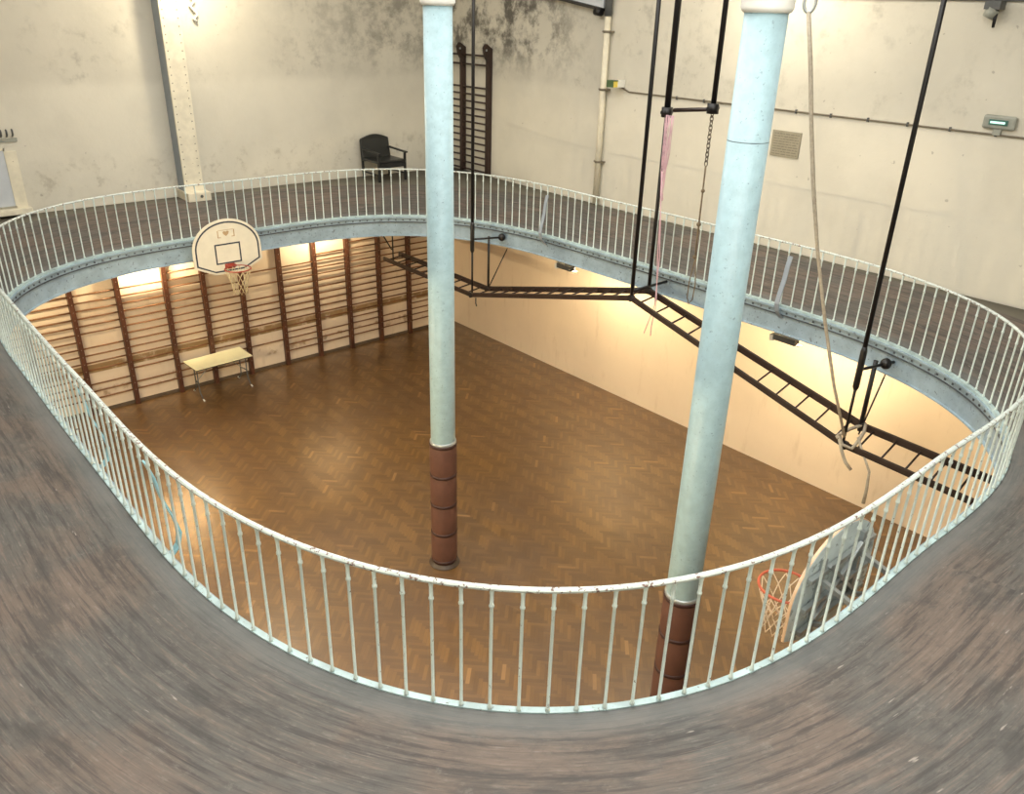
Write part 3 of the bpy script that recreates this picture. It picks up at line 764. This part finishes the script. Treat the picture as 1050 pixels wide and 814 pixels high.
# small escape sign by the pipe
es = thing('escape_sign', 'small green and yellow emergency lamp on a white bracket beside the cream pipe', 'sign', (-.1, -5.5, 6.5))
b = BM(); box(b, -.20, -.001, -5.62, -5.50, 6.47, 6.60); obj('housing', b, 'white', es, bevel=.01)
b = BM(); box(b, -.32, -.20, -5.60, -5.44, 6.48, 6.59); obj('lens', b, 'yellow', es)
b = BM(); box(b, -.33, -.20, -5.61, -5.43, 6.59, 6.605); box(b, -.345, -.32, -5.60, -5.44, 6.48, 6.6); obj('frame', b, 'green', es)
# spotlight at the upper right
sl = thing('spotlight', 'small dark spotlight hanging from the conduit in the upper right', 'spotlight', (-.1, -12.1, 8))
b = BM(); box(b, -.2, -.02, -12.2, -12.0, 7.94, 8.04); obj('bracket', b, 'greyd', sl)
b = BM(); tube(b, [(-.12, -12.10, 7.95), (-.13, -12.05, 7.84)], [.09, .075], 12); obj('lamp_head', b, 'grey', sl)
b = BM(); tube(b, [(-.12, -12.14, 7.93), (-.13, -12.15, 7.72)], [.03, .018], 8); obj('stem', b, 'black', sl)
b = BM(); tube(b, [(-6.26, -.04, 8.0), (-6.20, -.05, 7.86), (-6.14, -.06, 7.78), (-6.22, -.05, 7.70), (-6.16, -.06, 7.62), (-6.10, -.05, 7.56), (-6.18, -.05, 7.48), (-6.12, -.04, 7.42)], .028, 8)
tag(obj('wall_hook', b, 'white'), 'twisted white hook or cord on the wall right of the steel stanchion', 'hook')
b = BM(); tube(b, [(-9.80, -.01, 6.42), (-9.79, -.08, 6.38), (-9.80, -.06, 6.22), (-9.80, -.03, 6.16)], .022, 6)
tag(obj('wall_hook', b, 'black'), 'tiny black hook alone high on the wall at far left', 'hook')
# panel with sill and hook rack at the left edge
dp = thing('wall_cupboard', 'bluish white flush cupboard door with a sill at the left edge above the track', 'cupboard', (-10.3, -.05, 4.2))
b = BM(); box(b, -10.9, -9.86, -.05, -.001, 4.36, 5.32); obj('door', b, 'panel', dp)
b = BM(); box(b, -9.86, -9.84, -.06, -.001, 4.36, 5.36); box(b, -9.84, -9.66, -.03, -.001, 4.30, 5.30); box(b, -10.9, -9.84, -.06, -.001, 5.32, 5.37); obj('frame', b, 'cream', dp)
b = BM(); box(b, -10.9, -9.62, -.16, -.001, 4.22, 4.32); obj('sill', b, 'cream', dp, bevel=.008)
hk = thing('hook_rack', 'row of small dark coat hooks on the wall at the left edge', 'hook rack', (-9.9, -.04, 5.6))
b = BM(); box(b, -10.6, -9.60, -.03, -.001, 5.46, 5.52); obj('rail', b, 'grey', hk)
for k in range(8):
    x = -9.66-k*.09; b = BM(); tube(b, [(x, -.02, 5.55), (x, -.08, 5.58), (x, -.10, 5.65), (x, -.07, 5.67)], .016, 6); obj('hook', b, 'greyd', hk)

# ------------------------------------------------------------------ armchair on the far bend
ch = thing('armchair', 'black wooden armchair on the track landing against the far left wall', 'chair', (-2.25, -.55, 4.18))
ch.rotation_euler = (0, 0, 0)
zf = 4.18; xl, xr, yb, yf = -2.76, -2.02, -.26, -.92
b = BM()
pts = []
for k in range(13):
    f = k/12; pts.append((xl+(xr-xl)*f, yb+.11, zf+.86+.09*math.sin(PI*f)))
out = [(xl+.01, yb, zf+.40)]+[]
prism(b, [(xl, yb+.02, zf+.38)]+pts+[(xr, yb+.02, zf+.38)], (0, -.05, 0)); obj('backrest', b, 'chair', ch, bevel=.01)
b = BM(); box(b, xl, xr, yf+.02, yb+.04, zf+.40, zf+.46); obj('seat', b, 'chair', ch, bevel=.015)
for x in (xl+.02, xr-.02):
    b = BM(); bar(b, (x, yb+.08, zf+.66), (x, yf-.06, zf+.62), .075, .035); obj('armrest', b, 'chair', ch, bevel=.012)
    b = BM(); bar(b, (x, yf+.02, zf), (x, yf+.02, zf+.63), .045, .045, upv=(0, 1, 0)); obj('leg', b, 'chair', ch)
    b = BM(); bar(b, (x, yb+.02, zf), (x, yb+.09, zf+.84), .045, .045, upv=(0, 1, 0)); obj('leg', b, 'chair', ch)
    b = BM(); bar(b, (x, yf+.02, zf+.15), (x, yb, zf+.15), .03, .03); obj('stretcher', b, 'chair', ch)
b = BM(); box(b, xl+.02, xr-.02, yf+.01, yf+.04, zf+.30, zf+.40); obj('apron', b, 'chair', ch)

# ------------------------------------------------------------------ lamps under the track
def under_lamp(x, y, aim, label, power, col=(1, .80, .50), z=3.30, down=.75):
    t = thing('floodlight', label, 'lamp', (x, y, z), 'floodlights under the track')
    a = Vector((aim[0], aim[1], 0)).normalized(); s = Vector((-a.y, a.x, 0))
    def P(f, g, h): return (x+a.x*f+s.x*g, y+a.y*f+s.y*g, z+h)
    b = BM(); bar(b, P(-.02, -.19, .02), P(-.02, .19, .02), .13, .09); obj('housing', b, 'greyd', t, bevel=.01)
    b = BM(); bar(b, P(.055, -.17, .0), P(.055, .17, .0), .02, .07); obj('glass', b, 'lampglass', t)
    b = BM(); tube(b, [P(-.02, 0, .06), P(-.02, 0, 3.80-z)], .012, 6); obj('stem', b, 'greyd', t)
    b = BM(); prism(b, [P(-.1, -.2, .075), P(.1, -.2, .075), P(.1, .2, .075), P(-.1, .2, .075)], (0, 0, .006)); obj('reflector', b, 'white', t)
    b = BM(); bar(b, P(0, .19, .0), P(0, .25, -.01), .15, .10); bar(b, P(.07, -.2, -.055), P(.07, .24, -.055), .10, .012); obj('end_cap', b, 'white', t, bevel=.008)
    L = area('floodlight_bulb', P(.10, 0, 0), .34, power, col, target=P(1.0, 0, -down), sy=.08); L.parent = t; L.location = Vector(P(.10, 0, 0))-Vector((x, y, z))
    return t
under_lamp(-1.93, -6.2, (1, 0), 'small floodlight under the track by the right wall, farther of the two', 70, z=3.32)
under_lamp(-1.90, -11.0, (1, 0), 'small floodlight under the track by the right wall, nearer of the two', 70, z=3.32)
under_lamp(-1.6, -14.6, (.8, -.6), 'added fill floodlight hidden under the near right bend of the track', 40)  # unseen lamp added to light the floor at the near end
under_lamp(-7.8, -.42, (0, 1), 'floodlight hidden under the far bend of the track behind the hoop', 150, z=3.45, down=1.8)
under_lamp(-4.0, -.9, (0, 1), 'added fill floodlight hidden under the far bend of the track near the corner', 30)  # extra unseen lamp, added to brighten the lower left wall
under_lamp(-10.6, -1.6, (0, 1), 'added fill floodlight hidden under the far left bend of the track', 30)  # added out of sight to lift the lower left wall
under_lamp(-12.2, -5.5, (1, -.1), 'added fill floodlight hidden under the left side of the track, farther', 150)  # added unseen, lights the floor and the right wall opposite
under_lamp(-12.2, -11.5, (1, .1), 'added fill floodlight hidden under the left side of the track, nearer', 130)  # its added partner, also filling the floor and right wall

# pendant lamps high in the hall, out of the picture; the first two are added fill
def pendant(x, y, z, label, power, col):
    t = thing('pendant_lamp', label, 'lamp', (x, y, z), 'pendant lamps of the hall')
    b = BM(); tube(b, [(x, y, z+.15), (x, y, CEIL)], .012, 6); obj('stem', b, 'greyd', t)
    b = BM(); lathe(b, x, y, [(.22, z+.02), (.20, z+.06), (.09, z+.13), (.05, z+.18)], 24); obj('lamp_shade', b, 'greyd', t)
    b = BM(); ball(b, (x, y, z-.02), .09, 16); obj('bulb', b, 'lampglass', t)
    l = bpy.data.lights.new('bulb_light', 'POINT'); l.energy = power; l.color = col; l.shadow_soft_size = .12
    o = bpy.data.objects.new('bulb_light', l); C.objects.link(o); o.parent = t; o.location = (0, 0, -.14)
pendant(-10.6, -16.3, 9.9, 'added pendant fill lamp high above the near bend of the track', 160, (1, .98, .94))  # added to light the near railing from the camera side
pendant(-12.6, -13.0, 9.9, 'added pendant fill lamp high above the left side of the track', 85, (1, .98, .94))  # also added, more fill on the near balusters
pendant(-6.4, -1.0, 8.75, 'pendant lamp above the frame by the left wall stanchion', 130, (1, .86, .62))
pendant(-1.2, -9.0, 8.9, 'pendant lamp above the frame by the right wall', 130, (1, .89, .68))
